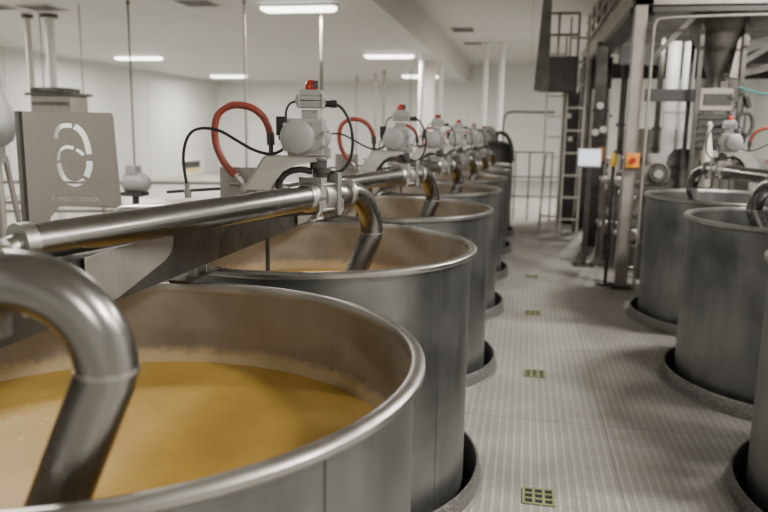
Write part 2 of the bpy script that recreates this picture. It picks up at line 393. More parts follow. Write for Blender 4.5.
for k in range(1, 7):
    dup(t0, (*left_tanks[k], 0), tl[k])
    c = cb0.copy(); col.objects.link(c); c.location = (*left_tanks[k], 0); c['label'] = 'treaded floor curb around the foot of the %s left tank' % (['', 'second', 'third', 'fourth', 'fifth', 'sixth', 'last'][k])
    l = lq0.copy(); col.objects.link(l); l.location = (*left_tanks[k], LIQ); l['label'] = 'amber liquid inside the %s tank of the left row' % (['', 'second', 'third', 'fourth', 'fifth', 'sixth', 'last'][k])
rl = ['open steel tank at the right edge whose curb fills the bottom right corner', 'middle open steel tank of the right row with cloudy grey side', 'farthest open steel tank of the right row beside the mezzanine post']
rn = ['tank cut off by the right edge', 'middle tank of the right row', 'farthest tank of the right row']
t1 = None
for k, p in enumerate(right_tanks):
    if t1 is None: q = t1 = make_tank(rl[0], '', False); q.location = (*p, 0)
    else: q = dup(t1, (*p, 0), rl[k])
    q['group'] = 'open steel tanks of the right row'; q.rotation_euler.z = 2.0
    c = cb0.copy(); col.objects.link(c); c.location = (*p, 0); c['label'] = 'treaded floor curb around the ' + rn[k]; c['group'] = 'treaded curbs around the right tanks'

# ------------------------------------------------------------------ filling units
A = math.radians(21); Pd = Vector((math.sin(A), math.cos(A), 0)); Pn = Vector((math.cos(A), -math.sin(A), 0))   # pipe direction, its right-hand normal
B = 0.19; Cx = Vector((math.cos(B), math.sin(B), 0)); Cy = Vector((-math.sin(B), math.cos(B), 0)); Z = Vector((0, 0, 1))
S = 0.00352
def U(px, py, dep=0.0):   # drawing units of the valve elevation (x right, y down) to metres from the valve centre
    return Cx * ((px - 322) * S) + Z * ((197 - py) * S) + Cy * dep
PR = 0.045
V1 = Vector((-0.727, 2.54, 1.365))

def make_pipe():
    t = empty('inlet_pipe', (0, 0, 0), '', 'pipe', 'diagonal inlet pipes of the left row')
    L = 1.14; sl = Vector((0, 0, -0.033))
    p0 = -Pd * 0.075; p1 = -Pd * L + sl
    MB().tube([p1 + Pd * 0.002, p1 - Pd * 0.03], PR + 0.005, 40).build('end_cap', 'steel', t)
    h = p1 - Pd * 0.075 - Z * 0.075   # drop leg into the manifold, left of the tanks
    MB().tube(smooth([p1 - Pd * 0.02, p1 - Pd * 0.06 - Z * 0.02, h, Vector((-1.25 + 0.20, h.y, h.z - 0.02)), Vector((-1.20, h.y, h.z - 0.06)), Vector((-1.22, h.y, h.z - 0.3)), Vector((-1.22, h.y, -1.365))], 6), 0.03, 20).build('drop_leg', 'steel', t)
    path = [p0, p0.lerp(p1, 0.5), p1]
    MB().tube(path, PR, 40).build('pipe', 'pipe', t)
    return t
def make_elbow(Pd=Pd, Pn=Pn, ST=0.165, rb=0.175):
    t = empty('outlet_elbow', (0, 0, 0), '', 'pipe elbow', 'steel outlet elbows of the left row')
    s = Pd * 0.14; path = [s, Pd * ST]
    c = Pd * ST - Z * rb
    for i in range(1, 13):
        a = PI / 2 * i / 12 * 1.0; path.append(c + Z * math.cos(a) * rb + Pd * math.sin(a) * rb)
    MB().tube(path, PR, 40, cap=True).build('bend', 'pipe', t)
    e = path[-1]; q = (Cx * -0.36 - Z * 0.93 - Cy * 0.05).normalized()
    MB().tube([e + Z * 0.004, e + q * 0.01 - Z * .006, e + q * 0.24, e + q * 0.27], PR - 0.0003, 40).build('spout', 'pipe', t)
    MB().tube([e + Z * 0.004, e - Z * 0.003], PR + 0.0016, 40).build('weld_seam', 'steel', t)
    mb = MB(); mb.tube([Pd * 0.132, Pd * 0.139, Pd * 0.151, Pd * 0.158], [PR + 0.006, PR + 0.014, PR + 0.014, PR + 0.006], 36)
    mb.box((-0.012, -0.012, -0.02), (0.012, 0.012, 0.02), Matrix.Translation(Pd * 0.145 - Z * (PR + 0.018)))
    mb.tube([Pd * 0.145 - Z * (PR + 0.02) - Pn * 0.03, Pd * 0.145 - Z * (PR + 0.02) + Pn * 0.03], 0.005, 10)
    mb.build('clamp_ring', 'steel', t)
    return t
def make_valve():
    t = empty('actuated_valve', (0, 0, 0), '', 'valve', 'actuated valves of the left row')
    F = Matrix.Rotation(-A, 4, 'Z')
    # valve body: octagonal housing between two square flange plates
    mb = MB()
    mb.tube([-Pd * 0.03, Pd * 0.03], 0.056, 24)
    mb.box((-0.060, -0.062, -0.052), (0.046, -0.030, 0.070), F)
    mb.box((-0.060, 0.020, -0.068), (0.060, 0.042, 0.088), F)
    for sx in (-1, 1):
        for sz in (-1, 1): mb.tube([F @ Vector((sx * 0.042, -0.052, sz * 0.045)), F @ Vector((sx * 0.042, 0.052, sz * 0.045))], 0.006, 10)
    mb.build('valve_body', 'valvesteel', t, 0.002)
    mb = MB()
    mb.tube([-Pd * 0.105, -Pd * 0.09, -Pd * 0.07, -Pd * 0.06], [PR + 0.002, PR + 0.009, PR + 0.009, PR + 0.002], 32)
    mb.tube([-Pd * 0.06, -Pd * 0.03], PR + 0.002, 32); mb.tube([Pd * 0.03, Pd * 0.135], PR - 0.006, 32)
    mb.tube([Pd * 0.05, Pd * 0.064], PR + 0.01, 32)
    mb.build('clamp_collar', 'steel', t)
    mb = MB()   # wing nuts with drooping lugs
    for dv, ex in ((-0.082, 1), (0.057, 1), (0.145, -1)):
        b = Pd * dv + Pn * 0.052 * ex - Z * 0.012
        mb = MB(); mb.tube([b, b - Z * 0.034], 0.006, 10); mb.tube([b - Z * 0.034, b - Z * 0.055 + Pd * 0.016], [0.006, 0.004], 8); mb.tube([b - Z * 0.034, b - Z * 0.055 - Pd * 0.016], [0.006, 0.004], 8)
        mb.build('wing_nut', 'steel', t)
    mb = MB(); mb.tube([Z * 0.05, Z * 0.085], 0.022, 20); mb.tube([Z * 0.085, Z * 0.10], 0.032, 20); mb.tube([Z * 0.10, Z * 0.135], 0.018, 20)
    mb.build('stem', 'darksteel', t)
    # bent sheet bracket carrying the actuator
    mb = MB(); ay = Z
    poly = [((x - 322) * S, (197 - y) * S) for x, y in ((242, 191), (262, 158), (266, 155.5), (316, 157), (318, 161), (296, 165), (283, 172), (272, 186), (270, 191))]
    mb.prism(poly, Cy * -0.035, Cx, Z, 0.004); mb.prism(poly, Cy * 0.045, Cx, Z, 0.004)
    mb.prism([((x - 322) * S, (197 - y) * S) for x, y in ((263, 157), (266, 154.5), (326, 156.5), (326, 158), (266, 156.5), (243.5, 192), (241, 191))], Cy * 0.005, Cx, Z, 0.084)
    mb.build('bracket', 'bracket', t, 0.001)
    mb = MB(); mb.tube(smooth([U(276, 190), U(279, 181), U(287, 173), U(300, 170), U(312, 172)]), 0.012, 12)
    mb.tube([U(318, 158), U(318, 168)], 0.03, 18)
    mb.build('linkage_arm', 'dark', t)
    # actuator body
    mb = MB(); ry = 0.075
    ac = U(299.5, 137, -0.02)
    G = Matrix.Rotation(B + 0.10, 4, 'Z') 
    ax = (G.to_3x3() @ Vector((-0.30, 1, 0))).normalized()
    ax = (G.to_3x3() @ Vector((0.62, 1, 0))).normalized()
    mb.box((-0.040, -0.035, -0.066), (0.090, 0.06, 0.066), Matrix.Translation(ac) @ Matrix.Rotation(B, 4, 'Z'))
    mb.tube([ac + ax * 0.0, ac + ax * 0.135], 0.052, 32)
    mb.tube([ac + ax * 0.135, ac + ax * 0.15], [0.052, 0.044], 32)
    for xx in (288, 322): mb.box((-0.02, -0.03, -0.012), (0.02, 0.05, 0.004), Matrix.Translation(U(xx, 157)) @ Matrix.Rotation(B, 4, 'Z'))
    mb.box((-0.014, -0.03, -0.02), (0.014, 0.0, 0.02), Matrix.Translation(U(328, 152)) @ Matrix.Rotation(B, 4, 'Z'))
    mb.build('actuator_body', 'grey', t, 0.006)
    fd = (-Cy + Cx * -0.06).normalized()
    mb = MB(); mb.tube([ac + fd * 0.02, ac + fd * 0.05, ac + fd * 0.064, ac + fd * 0.070], [0.061, 0.061, 0.057, 0.048], 40); mb.build('end_cap', 'greycap', t)
    mb = MB()
    for aa in (0.25, 0.75, 1.25, 1.75):
        q = ac + fd * 0.03 + Cx * math.cos(aa * PI) * 0.064 + Z * math.sin(aa * PI) * 0.062; MB().tube([q - fd * 0.02, q + fd * 0.014], 0.007, 8).build('bolt', 'steel', t)
    for dx, dz in ((0.09, 0.02), (0.105, 0.02), (0.09, -0.03)):
        q = ac + Cx * dx + Z * dz - Cy * 0.03; MB().tube([q, q - Cy * 0.022], 0.006, 8).build('bolt', 'steel', t)
    mb = MB(); mb.box((-0.030, -0.022, -0.03), (0.030, 0.022, 0.012), Matrix.Translation(U(310, 113, 0.0)) @ Matrix.Rotation(B, 4, 'Z'))
    mb.build('neck', 'grey', t, 0.003)
    mb = MB(); Ms = Matrix.Translation(U(311, 99, 0.0)) @ Matrix.Rotation(B, 4, 'Z')
    def frust(z0, z1, w0, w1, d0, d1):
        vs = [Ms @ Vector((sx * w, sy * dd, z)) for z, w, dd in ((z0, w0, d0), (z1, w1, d1)) for sy in (-1, 1) for sx in (-1, 1)]
        mb.add(vs, [(0, 2, 3, 1), (4, 5, 7, 6), (0, 1, 5, 4), (2, 6, 7, 3), (0, 4, 6, 2), (1, 3, 7, 5)])
    frust(-0.030, -0.006, 0.048, 0.054, 0.034, 0.038); frust(-0.004, 0.012, 0.054, 0.050, 0.038, 0.036); frust(0.012, 0.034, 0.046, 0.036, 0.032, 0.026)
    for sx in (-1, 1): mb.tube([Ms @ Vector((sx * 0.042, -0.034, -0.03)), Ms @ Vector((sx * 0.042, -0.034, 0.02))], 0.006, 8)
    sb = mb.build('switch_box', 'grey', t, 0.003)
    dm = MB(); top = U(311, 89)
    dm.lathe([(0.024, 0), (0.024, 0.012), (0.021, 0.024), (0.012, 0.032), (0.001, 0.034)], 24, tuple(top)); dm.build('indicator_dome', 'reddome', t)
    MB().box((-0.004, -0.026, 0.004), (0.014, -0.018, 0.03), Matrix.Translation(top + Cx * 0.012) @ Matrix.Rotation(B, 4, 'Z')).build('indicator_window', 'dark', t)
    mb = MB(); mb.tube([U(325, 103), U(330, 103)], 0.012, 12); mb.tube([U(330, 103), U(337, 103)], 0.014, 12); mb.build('cable_gland', 'black', t)
    mb = MB(); mb.tube(smooth([U(336, 103), U(343, 108), U(350, 120), U(353.5, 138), U(352, 155), U(346, 167), U(338, 172), U(328, 171)]), 0.0058, 10); mb.build('sensor_cable', 'black', t)
    mb = MB(); mb.box((-0.018, -0.02, -0.034), (0.018, 0.02, 0.034), Matrix.Translation(U(281.5, 126, -0.02)) @ Matrix.Rotation(B, 4, 'Z'))
    mb.box((-0.010, -0.03, -0.01), (0.022, -0.012, 0.01), Matrix.Translation(U(281, 130, -0.02)) @ Matrix.Rotation(B, 4, 'Z'))
    mb.tube([U(279, 136, -0.02), U(280, 140, -0.02)], 0.006, 8); mb.build('solenoid', 'black', t, 0.002)
    MB().tube(smooth([U(296, 101, -0.02), U(290, 104, -0.03), U(286.5, 111, -0.03), U(286, 119, -0.03)]), 0.0042, 8).build('pilot_wire', 'black', t)
    return t
def make_hose():
    t = empty('air_hose', (0, 0, 0), '', 'hose', 'red rubber hoses of the left row')
    dp = 0.07
    pts = [U(231.0, 181, dp), U(224.0, 175, dp), U(215.0, 163, dp), U(208.5, 147, dp), U(207.0, 130, dp), U(211.0, 115, dp), U(221.0, 107, dp), U(233.0, 105, dp), U(247.0, 108, dp), U(257.5, 116, dp), U(263.3, 126, dp), U(265.7, 136, dp)]
    MB().tube(smooth(pts), 0.0135, 16).build('hose', 'red', t)
    MB().tube([U(265.7, 133, dp), U(266.2, 146, dp)], 0.015, 14).tube([U(266.2, 146, dp), U(266.2, 158, dp)], 0.009, 12).build('upper_fitting', 'darksteel', t)
    mb = MB(); mb.tube([U(228.0, 178, dp), U(235.0, 187, dp)], 0.014, 14); mb.tube([U(223.0, 187, dp), U(241.2, 189, dp)], 0.007, 10); mb.tube([U(235.0, 186, dp), U(237.0, 196, dp)], 0.01, 10)
    mb.build('lower_fitting', 'steel', t)
    return t
def make_cable():
    t = empty('power_cable', (0, 0, 0), '', 'cable', 'long black cables of the left row')
    pts = [U(180.0, 189, 0.02), U(178.0, 176, 0.02), U(177.0, 160, 0.02), U(180.0, 144, 0.02), U(188.0, 133, 0.01), U(201.0, 129.5, 0), U(217.0, 132, 0), U(235.0, 141, -0.02), U(252.8, 150, -0.04), U(269.2, 154, -0.05), U(281.0, 151, -0.05), U(287.0, 144, -0.03), U(288.0, 138, -0.02)]
    MB().tube(smooth(pts), 0.0058, 10).build('cord', 'black', t)
    MB().tube([U(180.0, 187, 0.02), U(180.0, 193, 0.02)], 0.009, 12).tube([U(180.0, 193, 0.02), U(181.0, 202, 0.02)], 0.013, 14).build('plug_fitting', 'steel', t)
    return t
BX = -1.062   # the beam runs along the row, standing on the tank rims
def make_beam():
    t = empty('support_beam', (0, 0, 0), '', 'beam', 'support beams under the left row inlet pipes')
    ox = BX - V1.x; z0 = 1.142 - V1.z; z1 = z0 + 0.142; y0 = 0.70 - V1.y; y1 = y0 + DY - 0.004
    mb = MB()   # C channel, web facing the aisle
    mb.box((ox - 0.006, y0, z0), (ox, y1, z1)); mb.box((ox - 0.08, y0, z0), (ox - 0.006, y1, z0 + 0.006)); mb.box((ox - 0.08, y0, z1 - 0.006), (ox - 0.006, y1, z1))
    mb.build('channel', 'beam', t)
    g0 = -V1.y
    poly = [(1.56 + g0, 0.145 + z0), (1.976 + g0, 0.150 + z0), (1.998 + g0, 0.150 + z0), (2.010 + g0, 0.145 + z0), (2.014 + g0, 0.133 + z0), (2.012 + g0, 0.112 + z0), (2.003 + g0, 0.094 + z0), (1.986 + g0, 0.080 + z0), (1.95 + g0, 0.066 + z0), (1.694 + g0, 0.012 + z0), (1.56 + g0, 0.012 + z0)]
    mb = MB(); mb.prism(poly, (ox + 0.012, 0, 0), (0, 1, 0), (0, 0, 1), 0.005)
    mb.build('gusset', 'plate', t, 0.001)
    for y in (2.225, 2.31): MB().box((ox - 0.045, y - 0.014 + g0, 1.103 - V1.z), (ox - 0.012, y + 0.014 + g0, z0)).build('foot_block', 'steel', t, 0.002)
    MB().box((ox - 0.075, 2.14 + g0, 1.1025 - V1.z), (ox + 0.0, 2.40 + g0, 1.108 - V1.z)).build('rim_shoe', 'darksteel', t)
    MB().tube([(ox - 0.01, 2.9 + g0, z0), (ox - 0.01, 2.9 + g0, z0 - 0.30)], 0.009, 12).build('level_rod', 'darksteel', t)
    # pillar that carries the valve on the beam, and the plate that holds the hose fitting
    MB().bar((ox - 0.02, -0.02, z1 - 0.01), (-0.03, 0.0, -0.058), 0.05, 0.02).build('valve_arm', 'beam', t)
    MB().box((-0.07, -0.012, -0.10), (0.07, -0.006, 0.048), Matrix.Translation(U(229, 184, 0.115)) @ Matrix.Rotation(B, 4, 'Z')).build('mounting_plate', 'valvesteel', t, 0.002)
    MB().bar(U(150, 199, 0.14), U(262, 190, 0.14), 0.05, 0.010).build('cable_tray', 'beam', t)
    return t
makers = [make_pipe, make_elbow, make_valve, make_hose, make_cable, make_beam]
words = ['', 'first valve with the clearest face', 'second valve', 'third valve', 'fourth valve', 'fifth valve', 'last valve']
pos = {1: V1}
for k in range(2, 7): pos[k] = V1 + Vector(((0, .035, .045, .06, .095, .12)[k - 1], DY * (k - 1), (0, -.022, -.04, -.055, -.075, -.09)[k - 1]))
def lab(kind, k):
    n = ['', 'nearest', 'second', 'third', 'fourth', 'fifth', 'sixth and farthest'][k]
    return {0: '%s full diagonal polished inlet pipe of the left row' if k == 1 else '%s diagonal inlet pipe of the left row, feeding its valve',
            1: '%s curved outlet elbow of the left row beyond the one cut by the left edge' if k == 1 else '%s curved steel outlet elbow of the left row beyond the edge one',
            2: '%s grey actuated valve with red dome in full view' if k == 1 else '%s grey actuated valve with red dome in the left row',
            3: '%s looping red hose, large and clear beside the first valve' if k == 1 else '%s looping red hose in the left row, behind nearer ones',
            4: '%s long looping black cable left of the first valve' if k == 1 else '%s long black cable slung left of its left row valve',
            5: '%s long dark support beam under the large polished pipe' if k == 1 else '%s dark support beam under the left row inlet pipes'}[kind] % n
protos = []
for i, mk in enumerate(makers):
    p = mk(); p.location = pos[1]; p['label'] = lab(i, 1); protos.append(p)
    for k in range(2, 7): dup(p, pos[k] if i != 5 else V1 + Vector((0, DY * (k - 1), 0)), lab(i, k))
# right row: the same units mirrored across the aisle
XM = (XL + XR) / 2
for j, k in enumerate((2, 3)):
    v = Vector((2 * XM - V1.x - 0.09, V1.y + 0.08 + DY * (k - 1), V1.z - 0.02))
    w = ('at the right edge over the middle right tank', 'over the farthest right tank')[j]
    for i, nm in enumerate(('polished inlet pipe', 'curved steel outlet elbow', 'grey actuated valve with red dome', 'red looping hose', 'black looping cable', 'dark support beam')):
        q = dup(protos[i], v, nm + ' ' + w, -1); q['group'] = q['group'].replace('left row', 'right row')
# unit over the nearest tank: only its elbow and valve reach into the picture
A0 = math.radians(78); Pe = Vector((math.sin(A0), math.cos(A0), 0)); Pf = Vector((math.cos(A0), -math.sin(A0), 0))
V0 = Vector((-0.585, 0.909, 1.388)) - Pe * (0.165 + 0.132)
q = make_elbow(Pe, Pf, 0.165, 0.132); q.location = V0; q['label'] = 'large out of focus steel elbow pouring into the nearest tank'
q = dup(protos[2], V0, 'actuated valve at the left edge joined to the large near elbow'); q.rotation_euler.z = -(A0 - A)
dup(protos[5], V1 - Vector((0, DY, 0)), 'near dark support beam crossing below the large near elbow at the left edge')

# ------------------------------------------------------------------ number plate on the first beam
def number_plate():
    t = empty('number_plate', (0, 0, 0), 'bent steel plate with a cut-out mirrored six and etched letters above the big pipe', 'sign')
    # plate outline in metres, origin bottom left of the main square
    sc = 0.2455 / 95.0
    def P(x, y): return ((x - 25) * sc, (206 - y) * sc)   # x right, y down drawing units
    def Zm(u, v): return P(10 + u / 3.94, 100 + v / 3.94)
    outl = [P(25, 226), P(25, 112), P(113, 112), P(115.3, 113), P(116.3, 115.5), P(120.3, 203), P(119.5, 205.6), P(117, 206.6), P(58, 206.8), P(48, 219), P(46, 226)]
    paths = [([(190, 152), (193, 128), (207, 107), (232, 99), (256, 101)], 9), ([(264, 103), (284, 116), (301, 142), (312, 180), (317, 212)], 12),
             ([(316, 240), (314, 268), (301, 303)], 13), ([(291, 316), (270, 329), (248, 332), (222, 320), (205, 296), (196, 262), (195, 250)], 10),
             ([(194, 238), (198, 210), (212, 192), (234, 185), (258, 190)], 6.5), ([(266, 195), (280, 203), (295, 217)], 7)]
    holes = []
    for pts, w in paths:
        q = [Vector((a, b, 0)) for a, b in pts]; q = smooth(q, 5); L = []; Rr = []
        for i, p in enumerate(q):
            tt = (q[min(i + 1, len(q) - 1)] - q[max(i - 1, 0)]).normalized(); n = Vector((-tt.y, tt.x, 0))
            L.append(p + n * w); Rr.append(p - n * w)
        holes.append([Zm(a.x, a.y) for a in L + Rr[::-1]])
    cu = bpy.data.curves.new('plate', 'CURVE'); cu.dimensions = '2D'; cu.fill_mode = 'BOTH'; cu.extrude = 0.0025
    for poly in [outl] + holes:
        s = cu.splines.new('POLY'); s.points.add(len(poly) - 1); s.use_cyclic_u = True
        for pt, c in zip(s.points, poly): pt.co = (c[0], c[1], 0, 1)
    tmp = bpy.data.objects.new('tmp', cu); col.objects.link(tmp)
    dg = bpy.context.evaluated_depsgraph_get(); dg.update()
    me = bpy.data.meshes.new_from_object(tmp.evaluated_get(dg)); me.name = 'plate'
    bpy.data.objects.remove(tmp)
    o = bpy.data.objects.new('plate', me); col.objects.link(o); o.parent = t; me.materials.clear(); me.materials.append(M['plate'])
    o.rotation_euler = (PI / 2, 0, 0)
    mb = MB(); x0 = P(25, 0)[0]; zt = P(0, 112)[1]; zb = P(0, 226)[1]
    mb.prism([(x0 + 0.004, -0.0026), (x0 - 0.004, -0.004), (x0 - 0.022, 0.012), (x0 - 0.024, 0.016), (x0 - 0.020, 0.017), (x0 - 0.003, 0.002), (x0 + 0.004, 0.002)], (0, 0, (zt + zb) / 2), (1, 0, 0), (0, 1, 0), zt - zb)
    mb.build('bent_flange', 'darksteel', t)
    tx = bpy.data.curves.new('etched_text', 'FONT'); tx.body = 'T FPGC LTOROL'; tx.size = 0.0165; tx.extrude = 0.0004; tx.align_x = 'CENTER'; tx.space_character = 1.05
    to = bpy.data.objects.new('tmp', tx); col.objects.link(to); dg = bpy.context.evaluated_depsgraph_get(); dg.update()
    me = bpy.data.meshes.new_from_object(to.evaluated_get(dg)); me.name = 'etched_text'; bpy.data.objects.remove(to)
    e = bpy.data.objects.new('etched_text', me); col.objects.link(e); e.parent = t; me.materials.clear(); me.materials.append(M['etch'])
    a = P(75, 202.5); e.location = (a[0], -0.0030, a[1]); e.rotation_euler = (PI / 2, 0, 0)
    mb = MB(); mb.tube([(0.02, 0.01, zb + 0.01), (0.02, 0.01, zb - 0.05)], 0.010, 12); mb.box((-0.0, 0.002, zb - 0.06), (0.06, 0.03, zb + 0.004)); mb.build('mounting_foot', 'steel', t)
    return t
npt = number_plate(); npt.location = (-1.294, 1.685, 1.397); npt.rotation_euler = (0, 0, math.radians(14))

# ------------------------------------------------------------------ floor drains
def drain(x, y, lb):
    t = empty('floor_grate', (x, y, 0), lb, 'grate', 'small yellow-green floor grates along the aisle')
    MB().box((-0.068, -0.07, 0.0005), (0.068, 0.07, 0.003)).build('recess', 'hole', t)
    mb = MB()
    for v in (-0.066, -0.022, 0.022, 0.066): mb.box((v - 0.006, -0.072, 0.003), (v + 0.006, 0.072, 0.007))
    for v in (-0.068, -0.023, 0.023, 0.068): mb.box((-0.072, v - 0.006, 0.003), (0.072, v + 0.006, 0.0065))
    mb.build('grid', 'grate', t)
for k, n in enumerate(('nearest', 'second', 'third', 'farthest')): drain(0.131, 3.06 + DY * k, n + ' small yellow-green grate in the aisle floor')

# ------------------------------------------------------------------ hanging rods, pipes and columns
def rod(x, y, z0, z1, r, mat, name, lb, cat, grp=None, cap=None):
    t = empty(name, (x, y, z0), lb, cat, grp)
    MB().tube([(0, 0, 0), (0, 0, z1 - z0)], r, 20).build('shaft', mat, t)
    MB().tube([(0, 0, z1 - z0 - 0.05), (0, 0, z1 - z0)], r * 1.9, 16).build('ceiling_flange', cap or mat, t)
    return t
G1 = 'thin rods hanging from the low ceiling'; G2 = 'white vertical pipes in the background'
rod(-5.16, 8.9, 1.0, ZC1, 0.012, 'darksteel', 'hanging_rod', 'thin grey rod hanging above the number plate', 'rod', G1)
rod(-3.617, 9.03, 0.9, ZC1, 0.014, 'frame', 'hanging_rod', 'thin grey rod rising behind the first red hose', 'rod', G1)
rr_ = rod(-2.764, 9.6, 1.0, ZC1, 0.012, 'frame', 'hanging_rod', 'thin grey rod with a dark sleeve rising behind the first valve', 'rod', G1)
MB().tube([(0, 0, 1.0), (0, 0, 1.5)], 0.024, 14).build('sleeve', 'darksteel', rr_)
rod(-7.384, 9.9, 0.0, ZC1, 0.045, 'cream', 'white_pipe', 'left one of two pale pipes rising behind the number plate', 'pipe', G2, 'darksteel')
rod(-7.023, 9.9, 0.0, ZC1, 0.065, 'white', 'white_pipe', 'right and thicker pale pipe rising behind the number plate', 'pipe', G2, 'darksteel')
rod(-2.301, 15.8, 0.0, ZC1, 0.05, 'white', 'white_pipe', 'left white pipe standing under the soffit edge', 'pipe', G2)
rod(-2.169, 18.2, 0.0, ZC1, 0.065, 'white', 'white_pipe', 'brighter right white pipe standing under the soffit edge', 'pipe', G2)
rod(-1.105, 18.9, 0.0, ZC2, 0.06, 'white', 'white_pipe', 'left pale pipe against the far wall right of the soffit', 'pipe', G2)
rod(-0.707, 18.9, 0.0, ZC2, 0.07, 'white', 'white_pipe', 'right pale pipe against the far wall right of the soffit', 'pipe', G2)
cl = MB().box((-0.13, -0.13, 0), (0.13, 0.13, ZC1)).build('support_column', 'cream', None, 0.01); cl.location = (-2.32, 17.3, 0)
tag(cl, 'square cream column between the two white pipes under the soffit', 'column')
for i, (x, y, r_) in enumerate(((-4.4, 21, .02), (-3.95, 20, .03), (-3.2, 20, .02), (-2.75, 19.5, .03), (-5.2, 22, .03))):
    rod(x, y, 0, ZC1, r_, 'frame', 'conduit', ('faint grey conduit on the far wall, ' + ['between the first and second valves', 'just left of the second valve', 'above the second red dome', 'just right of the second valve', 'behind the second red hose'][i]), 'conduit', 'faint grey conduits before the far wall')

# ------------------------------------------------------------------ left background equipment
t = empty('pump_vessel', (-3.26, 4.0, 0), 'grey rounded vessel cut by the left edge of the picture', 'vessel')
MB().lathe([(0.001, 1.92), (0.05, 1.91), (0.06, 1.86), (0.06, 1.80), (0.10, 1.72), (0.125, 1.62), (0.125, 1.56), (0.10, 1.50), (0.05, 1.46), (0.05, 1.36), (0.001, 1.35)], 32).build('body', 'grey', t)
mb = MB()
for sx, sy in ((-1, -1), (1, -1), (-1, 1), (1, 1)): mb.tube([(sx * 0.03, sy * 0.03, 1.4), (sx * 0.16, sy * 0.16, 0)], 0.018, 10)
mb.build('tripod_legs', 'frame', t)
t = empty('wall_cabinet', (-6.3, 9.0, 0), 'grey hanging cabinet behind the top edge of the number plate', 'cabinet')
MB().box((-0.30, -0.2, 1.62), (0.30, 0.2, 1.98)).build('body', 'frame', t, 0.01)
MB().box((-0.36, -0.24, 1.98), (0.36, 0.24, 2.02)).box((-0.30, -0.2, 2.02), (0.2, 0.2, 2.09)).build('top', 'darksteel', t, 0.01)
MB().box((-0.28, -0.21, 1.85), (0.28, -0.2, 1.90)).build('vent_strip', 'darksteel', t)
for x in (-0.3, 0.3): MB().tube([(x, 0.1, 2.0), (x, 0.1, ZC1)], 0.01, 10).build('hanger', 'frame', t)
t = empty('pump_motor', (-2.9, 5.0, 0), 'grey motor with domed end beside the right edge of the number plate', 'motor')
MB().tube([(-0.07, 0, 1.18), (0.06, 0, 1.18), (0.10, 0, 1.18), (0.12, 0, 1.18)], [0.075, 0.075, 0.06, 0.03], 24).build('housing', 'grey', t)
MB().box((-0.05, -0.05, 1.24), (0.03, 0.05, 1.31)).build('terminal_box', 'grey', t, 0.005)
MB().box((-0.10, -0.06, 1.08), (0.08, 0.06, 1.11)).box((-0.02, -0.02, 0), (0.02, 0.02, 1.08)).build('pedestal', 'darksteel', t)
mb = MB()
for z in (0.62, 0.95): mb.tube([(-6.2, 7.0, z), (-1.9, 8.6, z)], 0.02, 10)
for f in (0, 0.33, 0.66, 1): mb.tube([(-6.2 + 4.3 * f, 7.0 + 1.6 * f, 0), (-6.2 + 4.3 * f, 7.0 + 1.6 * f, 0.95)], 0.02, 10)
tag(mb.build('handrail', 'frame'), 'pale horizontal handrail behind the big pipe left of the first valve', 'handrail')
t = empty('work_table', (-3.4, 6.2, 0), 'steel table with pipes behind the number plate at left', 'table')
MB().box((-1.6, -0.3, 0.86), (0.5, 0.3, 0.90)).build('table_top', 'steel', t, 0.004)
for x in (-1.55, 0.45):
    for y in (-0.25, 0.25): MB().box((x - 0.02, y - 0.02, 0), (x + 0.02, y + 0.02, 0.86)).build('leg', 'steel', t)
# end of left row: dark pump head standing past the last tank
t = empty('pump', (-0.55, 12.75, 0), 'dark rounded pump head standing past the end of the left tank row', 'pump')
MB().lathe([(0.34, 0.0), (0.34, 1.25), (0.30, 1.36), (0.2, 1.44), (0.001, 1.46)], 32).build('casing', 'darksteel', t)
MB().lathe([(0.2, 1.44), (0.2, 1.56), (0.12, 1.66), (0.05, 1.7), (0.001, 1.7)], 24, (-0.12, 0, 0)).build('motor', 'grey', t)
MB().tube(smooth([(-0.05, -0.1, 1.45), (0.05, -0.1, 1.58), (0.2, -0.1, 1.55), (0.3, -0.1, 1.35), (0.33, -0.12, 1.1)]), 0.035, 14).build('side_hose', 'darksteel', t)

# guardrail past the aisle
t = empty('guardrail', (-0.43, 13.4, 0), 'tall curved pale guardrail across the far end of the aisle', 'railing')
MB().tube(smooth([(0, 0, 0), (0, 0, 1.0), (0, 0, 1.75), (0.03, 0, 1.9), (0.14, 0, 1.96), (0.5, 0, 1.96), (0.9, 0, 1.96)], 6), 0.024, 12).build('top_rail', 'frame', t)
mb = MB()
for z in (0.45, 0.8, 1.25): mb.tube([(0, 0, z), (0.92, 0, z)], 0.015, 10)
mb.build('mid_rails', 'frame', t)
for x in (0.25, 0.5, 0.9): MB().tube([(x, 0, 0), (x, 0, 1.25)], 0.016, 10).build('post', 'frame', t)

# ------------------------------------------------------------------ ladders
def ladder(x0, x1, y, top, rungs, lb, mat):
    t = empty('ladder', (0, y, 0), lb, 'ladder', 'steel ladders up to the mezzanine')
    for x in (x0, x1): MB().box((x - 0.015, -0.025, 0), (x + 0.015, 0.025, top)).build('stile', mat, t)
    for z in rungs: MB().box((x0, -0.03, z - 0.012), (x1, 0.03, z + 0.014)).build('rung', mat, t)
    return t
ladder(0.27, 0.52, 11.6, 3.05, [0.3 + 0.31 * i for i in range(9)], 'pale left ladder leading up beside the hanging dark panel', 'cream')
t = ladder(0.57, 0.83, 11.45, 3.3, [0.28 + 0.34 * i for i in range(9)], 'pale right ladder nearer the mezzanine posts', 'cream')
mb = MB(); mb.tube([(0.27, 0.9, 0), (0.3, 0.1, 1.3)], 0.018, 8); mb.tube([(0.83, 0.9, 0), (0.8, 0.1, 1.3)], 0.018, 8); mb.build('brace', 'cream', t)
t = empty('metal_sheet', (0.14, 9.0, 2.1), 'tall dark metal panel hanging left of the ladders', 'panel')
